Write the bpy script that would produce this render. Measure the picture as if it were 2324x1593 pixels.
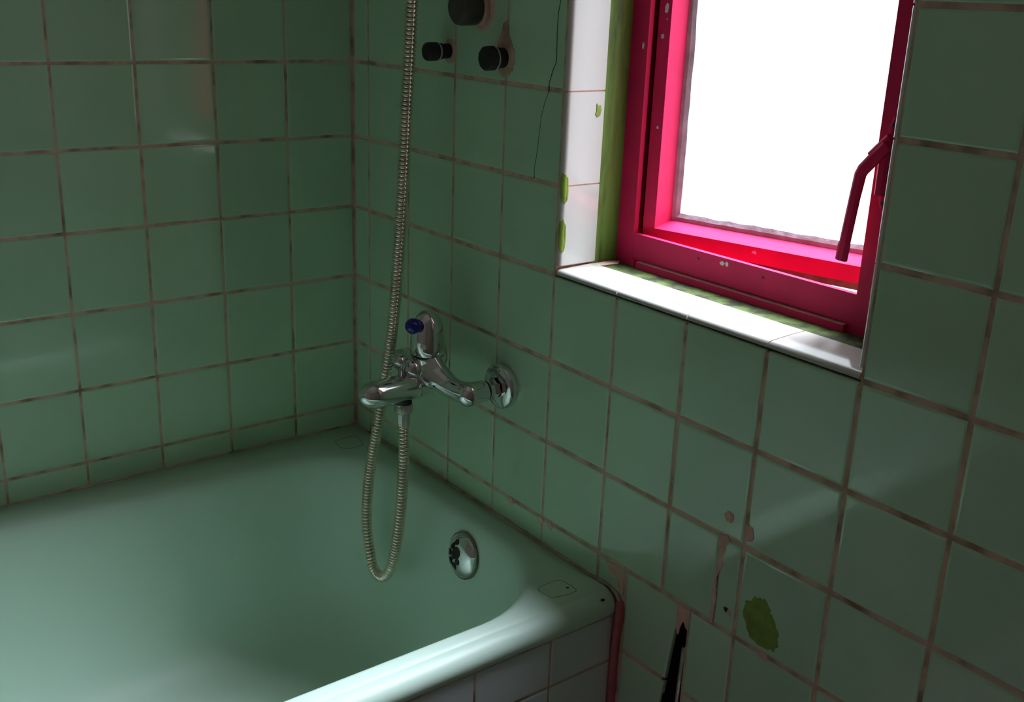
import bpy, bmesh, math, random
from mathutils import Vector, Matrix

random.seed(7)
for o in list(bpy.data.objects):
    bpy.data.objects.remove(o)
S = bpy.context.scene
COL = S.collection
ZO = 1.55            # height of the tile datum line above the floor

# ------------------------------------------------------------------ camera
cam_d = bpy.data.cameras.new('camera')
cam = bpy.data.objects.new('camera', cam_d)
COL.objects.link(cam)
RM = [[0.60850605, 0.79269563, 0.03679705],
      [-0.27364443, 0.16608313, 0.9473833],
      [0.74487524, -0.58655778, 0.31797933]]
mw = Matrix(RM).transposed().to_4x4()
mw.translation = Vector((2.0329, -1.1489, -0.0011 + ZO))
cam.matrix_world = mw
cam_d.sensor_fit = 'HORIZONTAL'
cam_d.sensor_width = 36.0
cam_d.lens = 2434.1775 / 2324 * 36.0
cam_d.clip_start = 0.02
S.camera = cam

# ------------------------------------------------------------------ sky (overcast)
W = bpy.data.worlds.new('overcast_sky')
S.world = W
W.use_nodes = True
nt = W.node_tree
nt.nodes.clear()
n_out = nt.nodes.new('ShaderNodeOutputWorld')
n_bg = nt.nodes.new('ShaderNodeBackground')
n_tc = nt.nodes.new('ShaderNodeTexCoord')
n_sx = nt.nodes.new('ShaderNodeSeparateXYZ')
n_cr = nt.nodes.new('ShaderNodeValToRGB')
n_mr = nt.nodes.new('ShaderNodeMapRange')
n_mr.inputs['From Min'].default_value = -1
n_mr.inputs['From Max'].default_value = 1
nt.links.new(n_tc.outputs['Generated'], n_sx.inputs[0])
nt.links.new(n_sx.outputs['Z'], n_mr.inputs['Value'])
nt.links.new(n_mr.outputs[0], n_cr.inputs[0])
e = n_cr.color_ramp.elements
e[0].position = 0.44; e[0].color = (0.50, 0.52, 0.54, 1)      # pale ground
e[1].position = 1.0;  e[1].color = (0.90, 0.98, 1.04, 1)      # zenith
x = e.new(0.50); x.color = (0.62, 0.66, 0.69, 1)              # horizon
nt.links.new(n_cr.outputs[0], n_bg.inputs['Color'])
n_bg.inputs['Strength'].default_value = 3.0
nt.links.new(n_bg.outputs[0], n_out.inputs[0])
# sun spread wide by thin cloud, high outside the window
sd = bpy.data.lights.new('veiled_sun', 'SUN')
sd.energy = 25.0
sd.angle = math.radians(42)
sd.color = (0.92, 0.95, 1.12)
so = bpy.data.objects.new('veiled_sun', sd)
so.rotation_euler = Vector((0.125, 0.520, 0.845)).to_track_quat('Z', 'Y').to_euler()
so.location = (1.8, 2.5, 5.0)
COL.objects.link(so)
# sampling portal in the window opening (emits nothing itself)
pd = bpy.data.lights.new('window_portal', 'AREA')
pd.shape = 'RECTANGLE'; pd.size = 0.62; pd.size_y = 1.09
pd.cycles.is_portal = True
po = bpy.data.objects.new('window_portal', pd)
po.location = (0.985, 0.215, 0.078 + ZO)
po.rotation_euler = (math.radians(-90), 0, 0)
COL.objects.link(po)

S.view_settings.view_transform = 'Standard'
S.view_settings.look = 'None'
S.view_settings.exposure = 0.1
S.view_settings.gamma = 1.0
S.view_settings.use_curve_mapping = False
S.cycles.max_bounces = 14
S.cycles.diffuse_bounces = 8
S.cycles.glossy_bounces = 5
S.cycles.transparent_max_bounces = 10
S.cycles.sample_clamp_indirect = 6.0
S.cycles.use_denoising = True

# ------------------------------------------------------------------ materials
def mat(name, base, rough=0.5, metal=0.0, var=0.0, vscale=8.0, col2=None, thr=(0.45, 0.6), bump=0.0, bscale=30.0,
        obj_var=0.0, spec=0.5, coat=0.0, rvar=0.0, detail=4.0, stretch=1.0):
    m = bpy.data.materials.new(name)
    m.use_nodes = True
    t = m.node_tree
    p = t.nodes['Principled BSDF']
    p.inputs['Roughness'].default_value = rough
    p.inputs['Metallic'].default_value = metal
    p.inputs['Specular IOR Level'].default_value = spec
    p.inputs['Coat Weight'].default_value = coat
    tc = t.nodes.new('ShaderNodeTexCoord')
    geo = t.nodes.new('ShaderNodeNewGeometry')
    nz = t.nodes.new('ShaderNodeTexNoise')
    nz.inputs['Scale'].default_value = vscale
    nz.inputs['Detail'].default_value = detail
    if stretch != 1.0:
        vm = t.nodes.new('ShaderNodeVectorMath'); vm.operation = 'MULTIPLY'
        vm.inputs[1].default_value = (1.0, 1.0, stretch)
        t.links.new(geo.outputs['Position'], vm.inputs[0])
        t.links.new(vm.outputs[0], nz.inputs['Vector'])
    else:
        t.links.new(geo.outputs['Position'], nz.inputs['Vector'])
    rp = t.nodes.new('ShaderNodeValToRGB')
    el = rp.color_ramp.elements
    if col2 is None:
        el[0].position = 0.3; el[1].position = 0.7
        el[0].color = tuple(c * (1 - var) for c in base) + (1,)
        el[1].color = tuple(min(1, c * (1 + var)) for c in base) + (1,)
    else:
        el[0].position, el[1].position = thr
        el[0].color = tuple(base) + (1,)
        el[1].color = tuple(col2) + (1,)
    t.links.new(nz.outputs['Fac'], rp.inputs[0])
    last = rp.outputs[0]
    if obj_var:
        oi = t.nodes.new('ShaderNodeObjectInfo')
        mr = t.nodes.new('ShaderNodeMapRange')
        mr.inputs['To Min'].default_value = 1 - obj_var
        mr.inputs['To Max'].default_value = 1 + obj_var
        t.links.new(oi.outputs['Random'], mr.inputs['Value'])
        hs = t.nodes.new('ShaderNodeHueSaturation')
        t.links.new(mr.outputs[0], hs.inputs['Value'])
        t.links.new(last, hs.inputs['Color'])
        last = hs.outputs[0]
    t.links.new(last, p.inputs['Base Color'])
    if rvar:
        n2 = t.nodes.new('ShaderNodeTexNoise')
        n2.inputs['Scale'].default_value = 5.0
        n2.inputs['Detail'].default_value = 5.0
        t.links.new(geo.outputs['Position'], n2.inputs['Vector'])
        m2 = t.nodes.new('ShaderNodeMapRange')
        m2.inputs['From Min'].default_value = 0.35
        m2.inputs['From Max'].default_value = 0.65
        m2.inputs['To Min'].default_value = rough
        m2.inputs['To Max'].default_value = rough + rvar
        t.links.new(n2.outputs['Fac'], m2.inputs['Value'])
        t.links.new(m2.outputs[0], p.inputs['Roughness'])
    if bump:
        n3 = t.nodes.new('ShaderNodeTexNoise')
        n3.inputs['Scale'].default_value = bscale
        n3.inputs['Detail'].default_value = 3.0
        t.links.new(geo.outputs['Position'], n3.inputs['Vector'])
        b = t.nodes.new('ShaderNodeBump')
        b.inputs['Strength'].default_value = bump
        b.inputs['Distance'].default_value = 0.002
        t.links.new(n3.outputs['Fac'], b.inputs['Height'])
        t.links.new(b.outputs[0], p.inputs['Normal'])
    return m

M = {}
M['tile'] = mat('mint_glazed_tile', (0.455, 0.665, 0.475), 0.065, var=0.04, vscale=6, obj_var=0.05, bump=0.05, bscale=7, rvar=0.04)
M['white_tile'] = mat('white_glazed_tile', (0.50, 0.50, 0.455), 0.12, var=0.03, vscale=7, bump=0.05, bscale=9)
M['apron_tile'] = mat('pale_glazed_tile', (0.70, 0.76, 0.80), 0.12, var=0.03, vscale=6, obj_var=0.04, bump=0.06, bscale=9)
M['grout'] = mat('stained_grout', (0.64, 0.44, 0.34), 0.9, vscale=22, col2=(0.24, 0.155, 0.09), thr=(0.45, 0.72), bump=0.5, bscale=160, detail=6)
M['pink_grout'] = mat('pink_filler', (0.66, 0.42, 0.35), 0.85, var=0.15, vscale=60, bump=0.6, bscale=140)
M['sealant'] = mat('red_pink_sealant', (0.50, 0.12, 0.14), 0.6, var=0.2, vscale=30, bump=0.3, bscale=60)
M['cavity'] = mat('dark_cavity', (0.035, 0.028, 0.024), 0.95, var=0.3, vscale=30)
M['crack'] = mat('crack_dirt', (0.03, 0.03, 0.02), 0.9)
M['tub'] = mat('pale_mint_enamel', (0.60, 0.79, 0.66), 0.42, spec=0.35, var=0.02, vscale=3, bump=0.02, bscale=5)
M['pad'] = mat('olive_outline', (0.20, 0.22, 0.11), 0.7, var=0.4, vscale=60)  # dark olive for the pad outlines and the ring round the overflow
M['chrome'] = mat('worn_chrome', (0.72, 0.72, 0.73), 0.05, metal=1.0, var=0.05, vscale=40, rvar=0.07)
M['steel'] = mat('dull_plated_metal', (0.48, 0.46, 0.42), 0.24, metal=1.0, var=0.15, vscale=70, rvar=0.1)
M['hose'] = mat('hose_metal', (0.80, 0.74, 0.62), 0.20, metal=1.0, var=0.12, vscale=30)
M['groove_shade'] = mat('hose_groove_shade', (0.06, 0.05, 0.035), 0.7, var=0.2)  # dark colour standing in for shade in the grooves between the hose ribs
M['blue'] = mat('blue_plastic', (0.012, 0.012, 0.22), 0.12, spec=0.5)
M['black'] = mat('black_rubber', (0.012, 0.011, 0.011), 0.55, var=0.3, vscale=50)
M['dark_cap'] = mat('dark_brown_cap', (0.055, 0.048, 0.042), 0.5, var=0.3, vscale=25)
M['brass'] = mat('tarnished_thread', (0.16, 0.15, 0.13), 0.4, metal=0.8, var=0.3, vscale=90)
M['tape'] = mat('white_thread_tape', (0.55, 0.53, 0.50), 0.8, var=0.15, vscale=80)
M['red'] = mat('crimson_gloss_paint', (0.56, 0.015, 0.085), 0.55, var=0.08, vscale=20, bump=0.15, bscale=60, spec=0.18)
M['flake'] = mat('bare_primer', (0.62, 0.55, 0.55), 0.8, var=0.1, vscale=80)
M['wood'] = mat('bare_brown_wood', (0.14, 0.075, 0.045), 0.8, var=0.35, vscale=60)
M['bead_top'] = mat('pale_bead_top', (0.42, 0.30, 0.27), 0.9, var=0.2, vscale=60)  # paler greyish strip along the top of the frame bead
M['putty'] = mat('grey_putty', (0.42, 0.40, 0.44), 0.8, var=0.2, vscale=40, bump=0.5, bscale=90)
M['green'] = mat('lime_wall_paint', (0.115, 0.225, 0.028), 0.7, vscale=55, col2=(0.045, 0.06, 0.018), thr=(0.46, 0.70), bump=0.5, bscale=45, detail=6, stretch=0.16)
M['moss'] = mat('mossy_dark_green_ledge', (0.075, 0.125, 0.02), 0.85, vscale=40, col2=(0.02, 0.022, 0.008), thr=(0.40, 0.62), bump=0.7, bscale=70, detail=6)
M['lime'] = mat('lime_paint_daub', (0.19, 0.29, 0.03), 0.55, var=0.2, vscale=50, bump=0.4, bscale=90)
M['paint'] = mat('pale_wall_paint', (0.66, 0.57, 0.53), 0.7, var=0.04)
M['ceil'] = mat('off_white_ceiling', (0.82, 0.78, 0.74), 0.8, var=0.03)
M['floor'] = mat('brown_floor', (0.46, 0.40, 0.37), 0.5, var=0.15)

# obscured window glass: scatters part of the daylight, lets the rest straight through
g = bpy.data.materials.new('obscured_glass')
g.use_nodes = True
t = g.node_tree
t.nodes.clear()
o_ = t.nodes.new('ShaderNodeOutputMaterial')
mx = t.nodes.new('ShaderNodeMixShader')
tr = t.nodes.new('ShaderNodeBsdfTransparent')
tl = t.nodes.new('ShaderNodeBsdfTranslucent')
tr.inputs['Color'].default_value = (0.95, 0.97, 0.97, 1)
tl.inputs['Color'].default_value = (0.92, 0.94, 0.94, 1)
mx.inputs[0].default_value = 0.15
t.links.new(tr.outputs[0], mx.inputs[1])
t.links.new(tl.outputs[0], mx.inputs[2])
t.links.new(mx.outputs[0], o_.inputs[0])
M['glass'] = g

# ------------------------------------------------------------------ helpers
def tag(o, label=None, cat=None, group=None, kind=None):
    if label: o['label'] = label
    if cat: o['category'] = cat
    if group: o['group'] = group
    if kind: o['kind'] = kind
    return o

WLOC = {}
def obj(name, verts, faces, m, parent=None, smooth=False, kind=None, loc=None):
    """verts in datum coordinates (z measured from the tile datum line)"""
    vs = [Vector((v[0], v[1], v[2] + ZO)) for v in verts]
    if loc is None:
        xs = [v.x for v in vs]; ys = [v.y for v in vs]; zs = [v.z for v in vs]
        L = Vector(((min(xs) + max(xs)) / 2, (min(ys) + max(ys)) / 2, min(zs)))
    else:
        L = Vector((loc[0], loc[1], loc[2] + ZO))
    me = bpy.data.meshes.new(name)
    me.from_pydata([v - L for v in vs], [], faces)
    me.validate()
    bm = bmesh.new(); bm.from_mesh(me)
    bmesh.ops.recalc_face_normals(bm, faces=bm.faces)
    bm.to_mesh(me); bm.free()
    me.materials.append(M[m])
    if smooth:
        for p in me.polygons: p.use_smooth = True
    o = bpy.data.objects.new(name, me)
    COL.objects.link(o)
    WLOC[o.name] = L
    if parent is not None:
        o.parent = parent
        o.location = L - WLOC[parent.name]
    else:
        o.location = L
    if kind: o['kind'] = kind
    return o

def empty(name, loc, parent=None):
    o = bpy.data.objects.new(name, None)
    o.empty_display_size = 0.05
    COL.objects.link(o)
    L = Vector((loc[0], loc[1], loc[2] + ZO))
    WLOC[o.name] = L
    if parent is not None:
        o.parent = parent; o.location = L - WLOC[parent.name]
    else:
        o.location = L
    return o

class G:
    def __init__(s): s.v = []; s.f = []
    def add(s, v, f):
        b = len(s.v); s.v += [tuple(p) for p in v]; s.f += [tuple(i + b for i in q) for q in f]; return s
    def box(s, x0, x1, y0, y1, z0, z1):
        v = [(x, y, z) for x in (x0, x1) for y in (y0, y1) for z in (z0, z1)]
        return s.add(v, [(0, 1, 3, 2), (4, 6, 7, 5), (0, 4, 5, 1), (2, 3, 7, 6), (0, 2, 6, 4), (1, 5, 7, 3)])
    def hexa(s, v): # 8 verts, order as in box()
        return s.add(v, [(0, 1, 3, 2), (4, 6, 7, 5), (0, 4, 5, 1), (2, 3, 7, 6), (0, 2, 6, 4), (1, 5, 7, 3)])
    def lathe(s, prof, axis='z', c=(0, 0, 0), n=32, d=None):
        """prof: list of (r, h); axis direction d (unit vector)"""
        D = Vector(d) if d else {'z': Vector((0, 0, 1)), 'y': Vector((0, -1, 0)), 'x': Vector((1, 0, 0))}[axis]
        D.normalize()
        A = D.orthogonal().normalized(); B = D.cross(A)
        c = Vector(c)
        V = []; F = []
        for r, h in prof:
            for k in range(n):
                a = 2 * math.pi * k / n
                V.append(c + D * h + (A * math.cos(a) + B * math.sin(a)) * max(r, 1e-5))
        for i in range(len(prof) - 1):
            for k in range(n):
                k2 = (k + 1) % n
                F.append((i * n + k, i * n + k2, (i + 1) * n + k2, (i + 1) * n + k))
        F.append(tuple(range(n)))
        F.append(tuple(range((len(prof) - 1) * n, len(prof) * n)))
        return s.add(V, F)
    def tube(s, pts, rad, n=16, caps=True, flat=None):
        P = [Vector(p) for p in pts]
        R = rad if isinstance(rad, (list, tuple)) else [rad] * len(P)
        up = None; V = []; F = []
        for i, p in enumerate(P):
            tdir = (P[min(i + 1, len(P) - 1)] - P[max(i - 1, 0)]).normalized()
            if up is None: up = tdir.orthogonal().normalized()
            up = (up - tdir * up.dot(tdir)).normalized()
            b = tdir.cross(up)
            for k in range(n):
                a = 2 * math.pi * k / n
                V.append(p + (up * math.cos(a) + b * math.sin(a)) * R[i])
        for i in range(len(P) - 1):
            for k in range(n):
                k2 = (k + 1) % n
                F.append((i * n + k, i * n + k2, (i + 1) * n + k2, (i + 1) * n + k))
        if caps:
            F.append(tuple(range(n)))
            F.append(tuple(range((len(P) - 1) * n, len(P) * n)))
        return s.add(V, F)
    def bar(s, pts, w, h, wdir=(0, 1, 0)):
        """rectangular section swept along pts: w across in-plane, h along wdir"""
        P = [Vector(p) for p in pts]; wd = Vector(wdir).normalized(); V = []; F = []
        for i, p in enumerate(P):
            tdir = (P[min(i + 1, len(P) - 1)] - P[max(i - 1, 0)]).normalized()
            a = tdir.cross(wd).normalized()
            ww = w[i] if isinstance(w, (list, tuple)) else w
            c = 0.28 * min(ww, h)
            for (sa, sb) in ((1, .5), (.5, 1), (-.5, 1), (-1, .5), (-1, -.5), (-.5, -1), (.5, -1), (1, -.5)):
                V.append(p + a * (sa * ww / 2) + wd * (sb * h / 2))
        n = 8
        for i in range(len(P) - 1):
            for k in range(n):
                k2 = (k + 1) % n
                F.append((i * n + k, i * n + k2, (i + 1) * n + k2, (i + 1) * n + k))
        F.append(tuple(range(n))); F.append(tuple(range((len(P) - 1) * n, len(P) * n)))
        return s.add(V, F)
    def extrude(s, prof, mapf, a0, a1):
        """closed 2-D profile swept from a0 to a1, mapf(a, p, q) -> point"""
        n = len(prof)
        V = [mapf(a0, p, q) for p, q in prof] + [mapf(a1, p, q) for p, q in prof]
        F = [(k, (k + 1) % n, n + (k + 1) % n, n + k) for k in range(n)] + [tuple(range(n)), tuple(range(n, 2 * n))]
        return s.add(V, F)

def catmull(pts, step):
    P = [Vector(p) for p in pts]
    P = [2 * P[0] - P[1]] + P + [2 * P[-1] - P[-2]]
    dense = []
    for i in range(1, len(P) - 2):
        for k in range(40):
            u = k / 40
            a, b, c, d = P[i - 1], P[i], P[i + 1], P[i + 2]
            dense.append(0.5 * ((2 * b) + (c - a) * u + (2 * a - 5 * b + 4 * c - d) * u * u + (3 * b - a - 3 * c + d) * u ** 3))
    dense.append(P[-2])
    out = [dense[0]]; acc = 0.0
    for i in range(1, len(dense)):
        seg = (dense[i] - dense[i - 1]); L = seg.length
        pos = 0.0
        while acc + (L - pos) >= step:
            pos += step - acc; acc = 0.0
            out.append(dense[i - 1] + seg * (pos / L))
        acc += L - pos
    return out

def tile_geo(poly, mapf, h=0.0, depth=0.008, bev=0.0050):
    """glazed tile with cushioned edges from a convex polygon (a, b); mapf(a, b, height)"""
    n = len(poly)
    cx = sum(p[0] for p in poly) / n; cy = sum(p[1] for p in poly) / n
    area = sum(poly[i][0] * poly[(i + 1) % n][1] - poly[(i + 1) % n][0] * poly[i][1] for i in range(n))
    if area < 0: poly = poly[::-1]
    def inset(d):
        out = []
        for i in range(n):
            p0, p1, p2 = Vector(poly[i - 1]), Vector(poly[i]), Vector(poly[(i + 1) % n])
            e1 = (p1 - p0).normalized(); e2 = (p2 - p1).normalized()
            n1 = Vector((-e1.y, e1.x)); n2 = Vector((-e2.y, e2.x))
            k = 1 + n1.dot(n2)
            out.append(tuple(p1 + (n1 + n2) * (d / max(k, 0.2))))
        return out
    rings = [(poly, h - depth), (poly, h - bev * 0.42), (inset(bev * 0.22), h - bev * 0.17), (inset(bev * 0.55), h - bev * 0.05), (inset(bev), h)]
    V = []; F = []
    for pl, hh in rings:
        V += [mapf(p[0], p[1], hh) for p in pl]
    for r in range(4):
        for k in range(n):
            k2 = (k + 1) % n
            F.append((r * n + k, r * n + k2, (r + 1) * n + k2, (r + 1) * n + k))
    F.append(tuple(range(4 * n, 5 * n)))
    return V, F

mapR = lambda a, b, h: (a, -h, b)        # window wall, faces -y
mapL = lambda a, b, h: (h, a, b)         # wall beside the tub, faces +x
def rect(a0, a1, b0, b1): return [(a0, b0), (a1, b0), (a1, b1), (a0, b1)]

SHARED = {}
def put_tile(parent, a0, a1, b0, b1, mp, key, m='tile', jv=0.003, jh=0.0045, tilt=0.0035, plane=0.0, shared=True):
    """one tile between joint lines; regular tiles share one mesh"""
    w = a1 - a0 - jv; hgt = b1 - b0 - jh
    ac = (a0 + a1) / 2; bc = (b0 + b1) / 2
    regular = shared and abs(w - 0.150) < 0.006 and abs(hgt - 0.148) < 0.006
    if regular:
        sw, sh = 0.150, 0.148
    else:
        sw, sh = w, hgt
    if regular and key in SHARED:
        me = SHARED[key]
    else:
        V, F = tile_geo(rect(-sw / 2, sw / 2, -sh / 2, sh / 2), mp)
        me = bpy.data.meshes.new('tile')
        me.from_pydata([Vector(v) for v in V], [], F)
        bm = bmesh.new(); bm.from_mesh(me)
        bmesh.ops.recalc_face_normals(bm, faces=bm.faces)
        bm.to_mesh(me); bm.free()
        me.materials.append(M[m])
        if regular: SHARED[key] = me
    o = bpy.data.objects.new('tile', me)
    COL.objects.link(o)
    c = Vector(mp(ac, bc, plane + random.uniform(-0.0004, 0.0004)))
    c.z += ZO
    o.parent = parent
    o.location = c - WLOC[parent.name]
    sc = list(mp(w / sw, hgt / sh, 1.0))
    o.scale = (abs(sc[0]), abs(sc[1]), abs(sc[2]))
    o.rotation_euler = (random.uniform(-tilt, tilt) if mp is mapR else 0.0,
                        random.uniform(-tilt, tilt) if mp is not mapR else 0.0,
                        random.uniform(-tilt, tilt))
    return o

def daub(name, poly, mp, parent, m, thick=0.0012, seed=1, jag=0.0012, sub=3):
    """thin irregular patch of filler or paint on a wall, outline roughened"""
    rnd = random.Random(seed)
    pts = []
    n = len(poly)
    for i in range(n):
        a = Vector(poly[i]); b = Vector(poly[(i + 1) % n])
        for k in range(sub):
            p = a.lerp(b, k / sub)
            pts.append((p.x + rnd.uniform(-jag, jag), p.y + rnd.uniform(-jag, jag)))
    k = len(pts)
    cx = sum(p[0] for p in pts) / k; cy = sum(p[1] for p in pts) / k
    inn = [(cx + (p[0] - cx) * 0.88, cy + (p[1] - cy) * 0.88) for p in pts]
    V = [mp(p[0], p[1], -0.0008) for p in pts] + [mp(p[0], p[1], thick * 0.5) for p in pts] + [mp(p[0], p[1], thick) for p in inn]
    F = []
    for r in range(2):
        for i in range(k):
            j = (i + 1) % k
            F.append((r * k + i, r * k + j, (r + 1) * k + j, (r + 1) * k + i))
    F.append(tuple(range(2 * k, 3 * k)))
    return obj(name, V, F, m, parent)

def disc_poly(c, r, n=9, sq=1.0): return [(c[0] + r * math.cos(2 * math.pi * i / n), c[1] + r * sq * math.sin(2 * math.pi * i / n)) for i in range(n)]

# ================================================================== STRUCTURE
XR = 2.6; YB = -1.9; ZF = -1.55; ZC = 0.95          # room extents (datum heights)
XC = {0: 0.0612, 1: 0.2181, 2: 0.3730, 3: 0.5268, 4: 0.6812, 5: 0.8367, 6: 0.9901, 7: 1.1433, 8: 1.2950, 9: 1.4474}
for k in range(10, 17): XC[k] = XC[9] + 0.1534 * (k - 9)
ZR = {1: -0.1511, 2: -0.3041, 3: -0.4561, 4: -0.6102, 5: -0.7643, 6: -0.9166, 7: -1.0720, 8: -1.2250, 9: -1.3780, 10: -1.5500}
for k in range(0, -7, -1): ZR[k] = ZR[1] + 0.1525 * (1 - k)
YL = [0.0, -0.1530] + [-0.1530 - 0.1512 * k for k in range(1, 12)]
TUB = -0.968                                         # level of the tub rim
WX0, WX1, WZ0, WZ1 = XC[4], XC[8], ZR[3], ZR[-4]     # window opening
HX0, HX1, HZ0, HZ1 = 1.008, 1.0510, -1.2250, -0.935  # broken-out slot in the wall

floor = obj('floor', *(lambda g: (g.v, g.f))(G().box(-0.2, XR + 0.1, YB - 0.1, 0.25, ZF - 0.1, ZF)), 'floor', kind='structure')
ceiling = obj('ceiling', *(lambda g: (g.v, g.f))(G().box(-0.2, XR + 0.1, YB - 0.1, 0.25, ZC, ZC + 0.1)), 'ceil', kind='structure')
wall_rear = obj('wall_rear', *(lambda g: (g.v, g.f))(G().box(-0.2, XR + 0.1, YB - 0.1, YB, ZF, ZC)), 'paint', kind='structure')
wall_far = obj('wall_side', *(lambda g: (g.v, g.f))(G().box(XR, XR + 0.1, YB, 0.0018, ZF, ZC)), 'paint', kind='structure')
wall_left = obj('wall_left', *(lambda g: (g.v, g.f))(G().box(-0.2, -0.0012, YB, 0.25, ZF, ZC)), 'grout', kind='structure')

# window wall: bed of grout with the window opening and a broken-out slot
def bed(xs, zs, holes, y0, y1):
    gg = G()
    def inside(i, j):
        cx = (xs[i] + xs[i + 1]) / 2; cz = (zs[j] + zs[j + 1]) / 2
        for k, h in enumerate(holes):
            if h[0] < cx < h[1] and h[2] < cz < h[3]: return k + 1
        return 0
    nx, nz = len(xs) - 1, len(zs) - 1
    for i in range(nx):
        for j in range(nz):
            if inside(i, j): continue
            a, b, c, d = xs[i], xs[i + 1], zs[j], zs[j + 1]
            gg.add([(a, y0, c), (b, y0, c), (b, y0, d), (a, y0, d)], [(0, 1, 2, 3)])
            gg.add([(a, y1, c), (b, y1, c), (b, y1, d), (a, y1, d)], [(0, 3, 2, 1)])
            for di, dj, e in ((-1, 0, (a, a, c, d)), (1, 0, (b, b, c, d)), (0, -1, (a, b, c, c)), (0, 1, (a, b, d, d))):
                ii, jj = i + di, j + dj
                if not (0 <= ii < nx and 0 <= jj < nz) or inside(ii, jj):
                    if di: gg.add([(e[0], y0, c), (e[0], y1, c), (e[0], y1, d), (e[0], y0, d)], [(0, 1, 2, 3)])
                    else: gg.add([(a, y0, e[2]), (b, y0, e[2]), (b, y1, e[2]), (a, y1, e[2])], [(0, 1, 2, 3)])
    return gg
gb = bed([-0.0018, WX0 + 0.002, HX0, HX1, WX1 - 0.001, XR], [ZF, HZ0, HZ1, WZ0 - 0.006, WZ1, ZC],
         [(WX0 + 0.002, WX1 - 0.001, WZ0 - 0.006, WZ1), (HX0, HX1, HZ0, HZ1)], 0.0012, 0.22)
wall_right = obj('wall_right', gb.v, gb.f, 'grout', kind='structure')
# lining of the slot: dark cavity with a pipe in it
gc = G()
cav = [(HX0, HX1, HZ0, HZ1)]
gc.box(HX0, HX1, 0.075, 0.08, HZ0, HZ1)
gc.box(HX0, HX0 + 0.002, 0.004, 0.08, HZ0, HZ1)
gc.box(HX1 - 0.002, HX1, 0.004, 0.08, HZ0, HZ1)
obj('cavity_lining', gc.v, gc.f, 'cavity', wall_right)
gp = G().tube([(1.0385, 0.016, -1.00), (1.0360, 0.015, -1.08), (1.030, 0.014, -1.22)], 0.0062, 12)
obj('buried_pipe', gp.v, gp.f, 'steel', wall_right, smooth=True)

# ---- tiles of the wall beside the tub
rows = sorted(ZR.items(), key=lambda kv: -kv[1])
zs_all = [z for k, z in rows]
for i in range(len(zs_all) - 1):
    zt, zb = zs_all[i], zs_all[i + 1]
    if zt <= TUB + 0.02: continue
    zb2 = max(zb, TUB - 0.008)
    for k in range(len(YL) - 1):
        put_tile(wall_left, YL[k + 1], YL[k] - (0.002 if k == 0 else 0), zb2, zt, mapL, 'L', jv=0.0032, jh=0.0042)
# ---- tiles of the window wall
C5B = 0.9065
for i in range(len(zs_all) - 1):
    zt, zb = zs_all[i], zs_all[i + 1]
    zm = (zt + zb) / 2
    cols = [0.002] + [XC[k] for k in range(0, 17) if XC[k] < XR] + [XR]
    if -0.80 > zm > -0.90:                       # row with a cut tile beside the filler streak
        cols.append(1.0995); cols.sort()
    below = zt <= ZR[6] + 0.001
    if below:
        cols = [c for c in cols if c <= XC[5] + 1e-6 or c >= XC[7] - 1e-6] + [C5B]
        cols.sort()
    for a0, a1 in zip(cols[:-1], cols[1:]):
        am = (a0 + a1) / 2
        if WX0 < am < WX1 and WZ0 < zm < WZ1: continue
        b0 = zb
        jv = 0.0032 if am < 0.8 else 0.0048
        if below and am < C5B:
            if zt < TUB + 0.01: continue
            b0 = TUB - 0.004
        if below and C5B < am < XC[7] and zm > ZR[8]:
            # the two tiles either side of the broken slot
            sl = lambda z: 1.0300 + (z + 0.930) * 0.118       # slanting broken edge
            poly = [(C5B + 0.004, b0 + 0.003), (sl(b0), b0 + 0.003), (sl(zt), zt - 0.003), (C5B + 0.004, zt - 0.003)]
            V, F = tile_geo(poly, mapR)
            obj('tile', V, F, 'tile', wall_right)
            poly = [(1.0545, b0 + 0.003), (XC[7] - 0.002, b0 + 0.003), (XC[7] - 0.002, zt - 0.003), (1.0545, zt - 0.003)]
            if zm > ZR[7]:
                V, F = tile_geo(poly, mapR); obj('tile', V, F, 'tile', wall_right)
            else:
                V, F = tile_geo(poly, mapR); obj('tile', V, F, 'tile', wall_right)
            continue
        put_tile(wall_right, a0, a1, b0, zt, mapR, 'R', jv=jv, jh=0.0056 if am < 1.2 else 0.0062)

# ---- white bullnose tiles of the sill and the reveals
def bull(r=0.0085, depth=0.080, rise=0.0085, back=0.012):
    """(p into the wall, q outwards) profile: rounded nose, then a nearly flat top"""
    pr = []
    for k in range(7):
        a = math.pi / 2 * k / 6
        pr.append((r - r * math.cos(a), r * math.sin(a)))
    pr += [(depth * 0.5, r + rise * 0.5), (depth - 0.0015, r + rise - 0.0004), (depth, r + rise - 0.0018), (depth, -0.002), (0.002, -0.002)]
    return pr
trim_sill = empty('trim_1', ((WX0 + WX1) / 2, 0.04, WZ0)); tag(trim_sill, kind='structure')
prof = bull(r=0.0075, rise=0.0030)
xs = [WX0 + 0.004, XC[5], XC[6], XC[7], WX1 - 0.002]
for k in range(4):
    gg = G().extrude(prof, lambda a, p, q: (a, p + 0.0005, WZ0 + 0.0030 + q), xs[k] + 0.0012, xs[k + 1] - 0.0012)
    o = obj('sill_tile', gg.v, gg.f, 'white_tile', trim_sill)
    for pl in o.data.polygons: pl.use_smooth = len(pl.vertices) == 4
    o.data.set_sharp_from_angle(angle=math.radians(40))
gg = G().extrude([(p + (0.002 if p < .04 else -.002), q - 0.0012) for p, q in prof], lambda a, p, q: (a, p + 0.0005, WZ0 + 0.0030 + q), WX0 + 0.004, WX1 - 0.002)
obj('sill_bed', gg.v, gg.f, 'pink_grout', trim_sill)
prof = bull(rise=0.001, depth=0.082)
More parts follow.
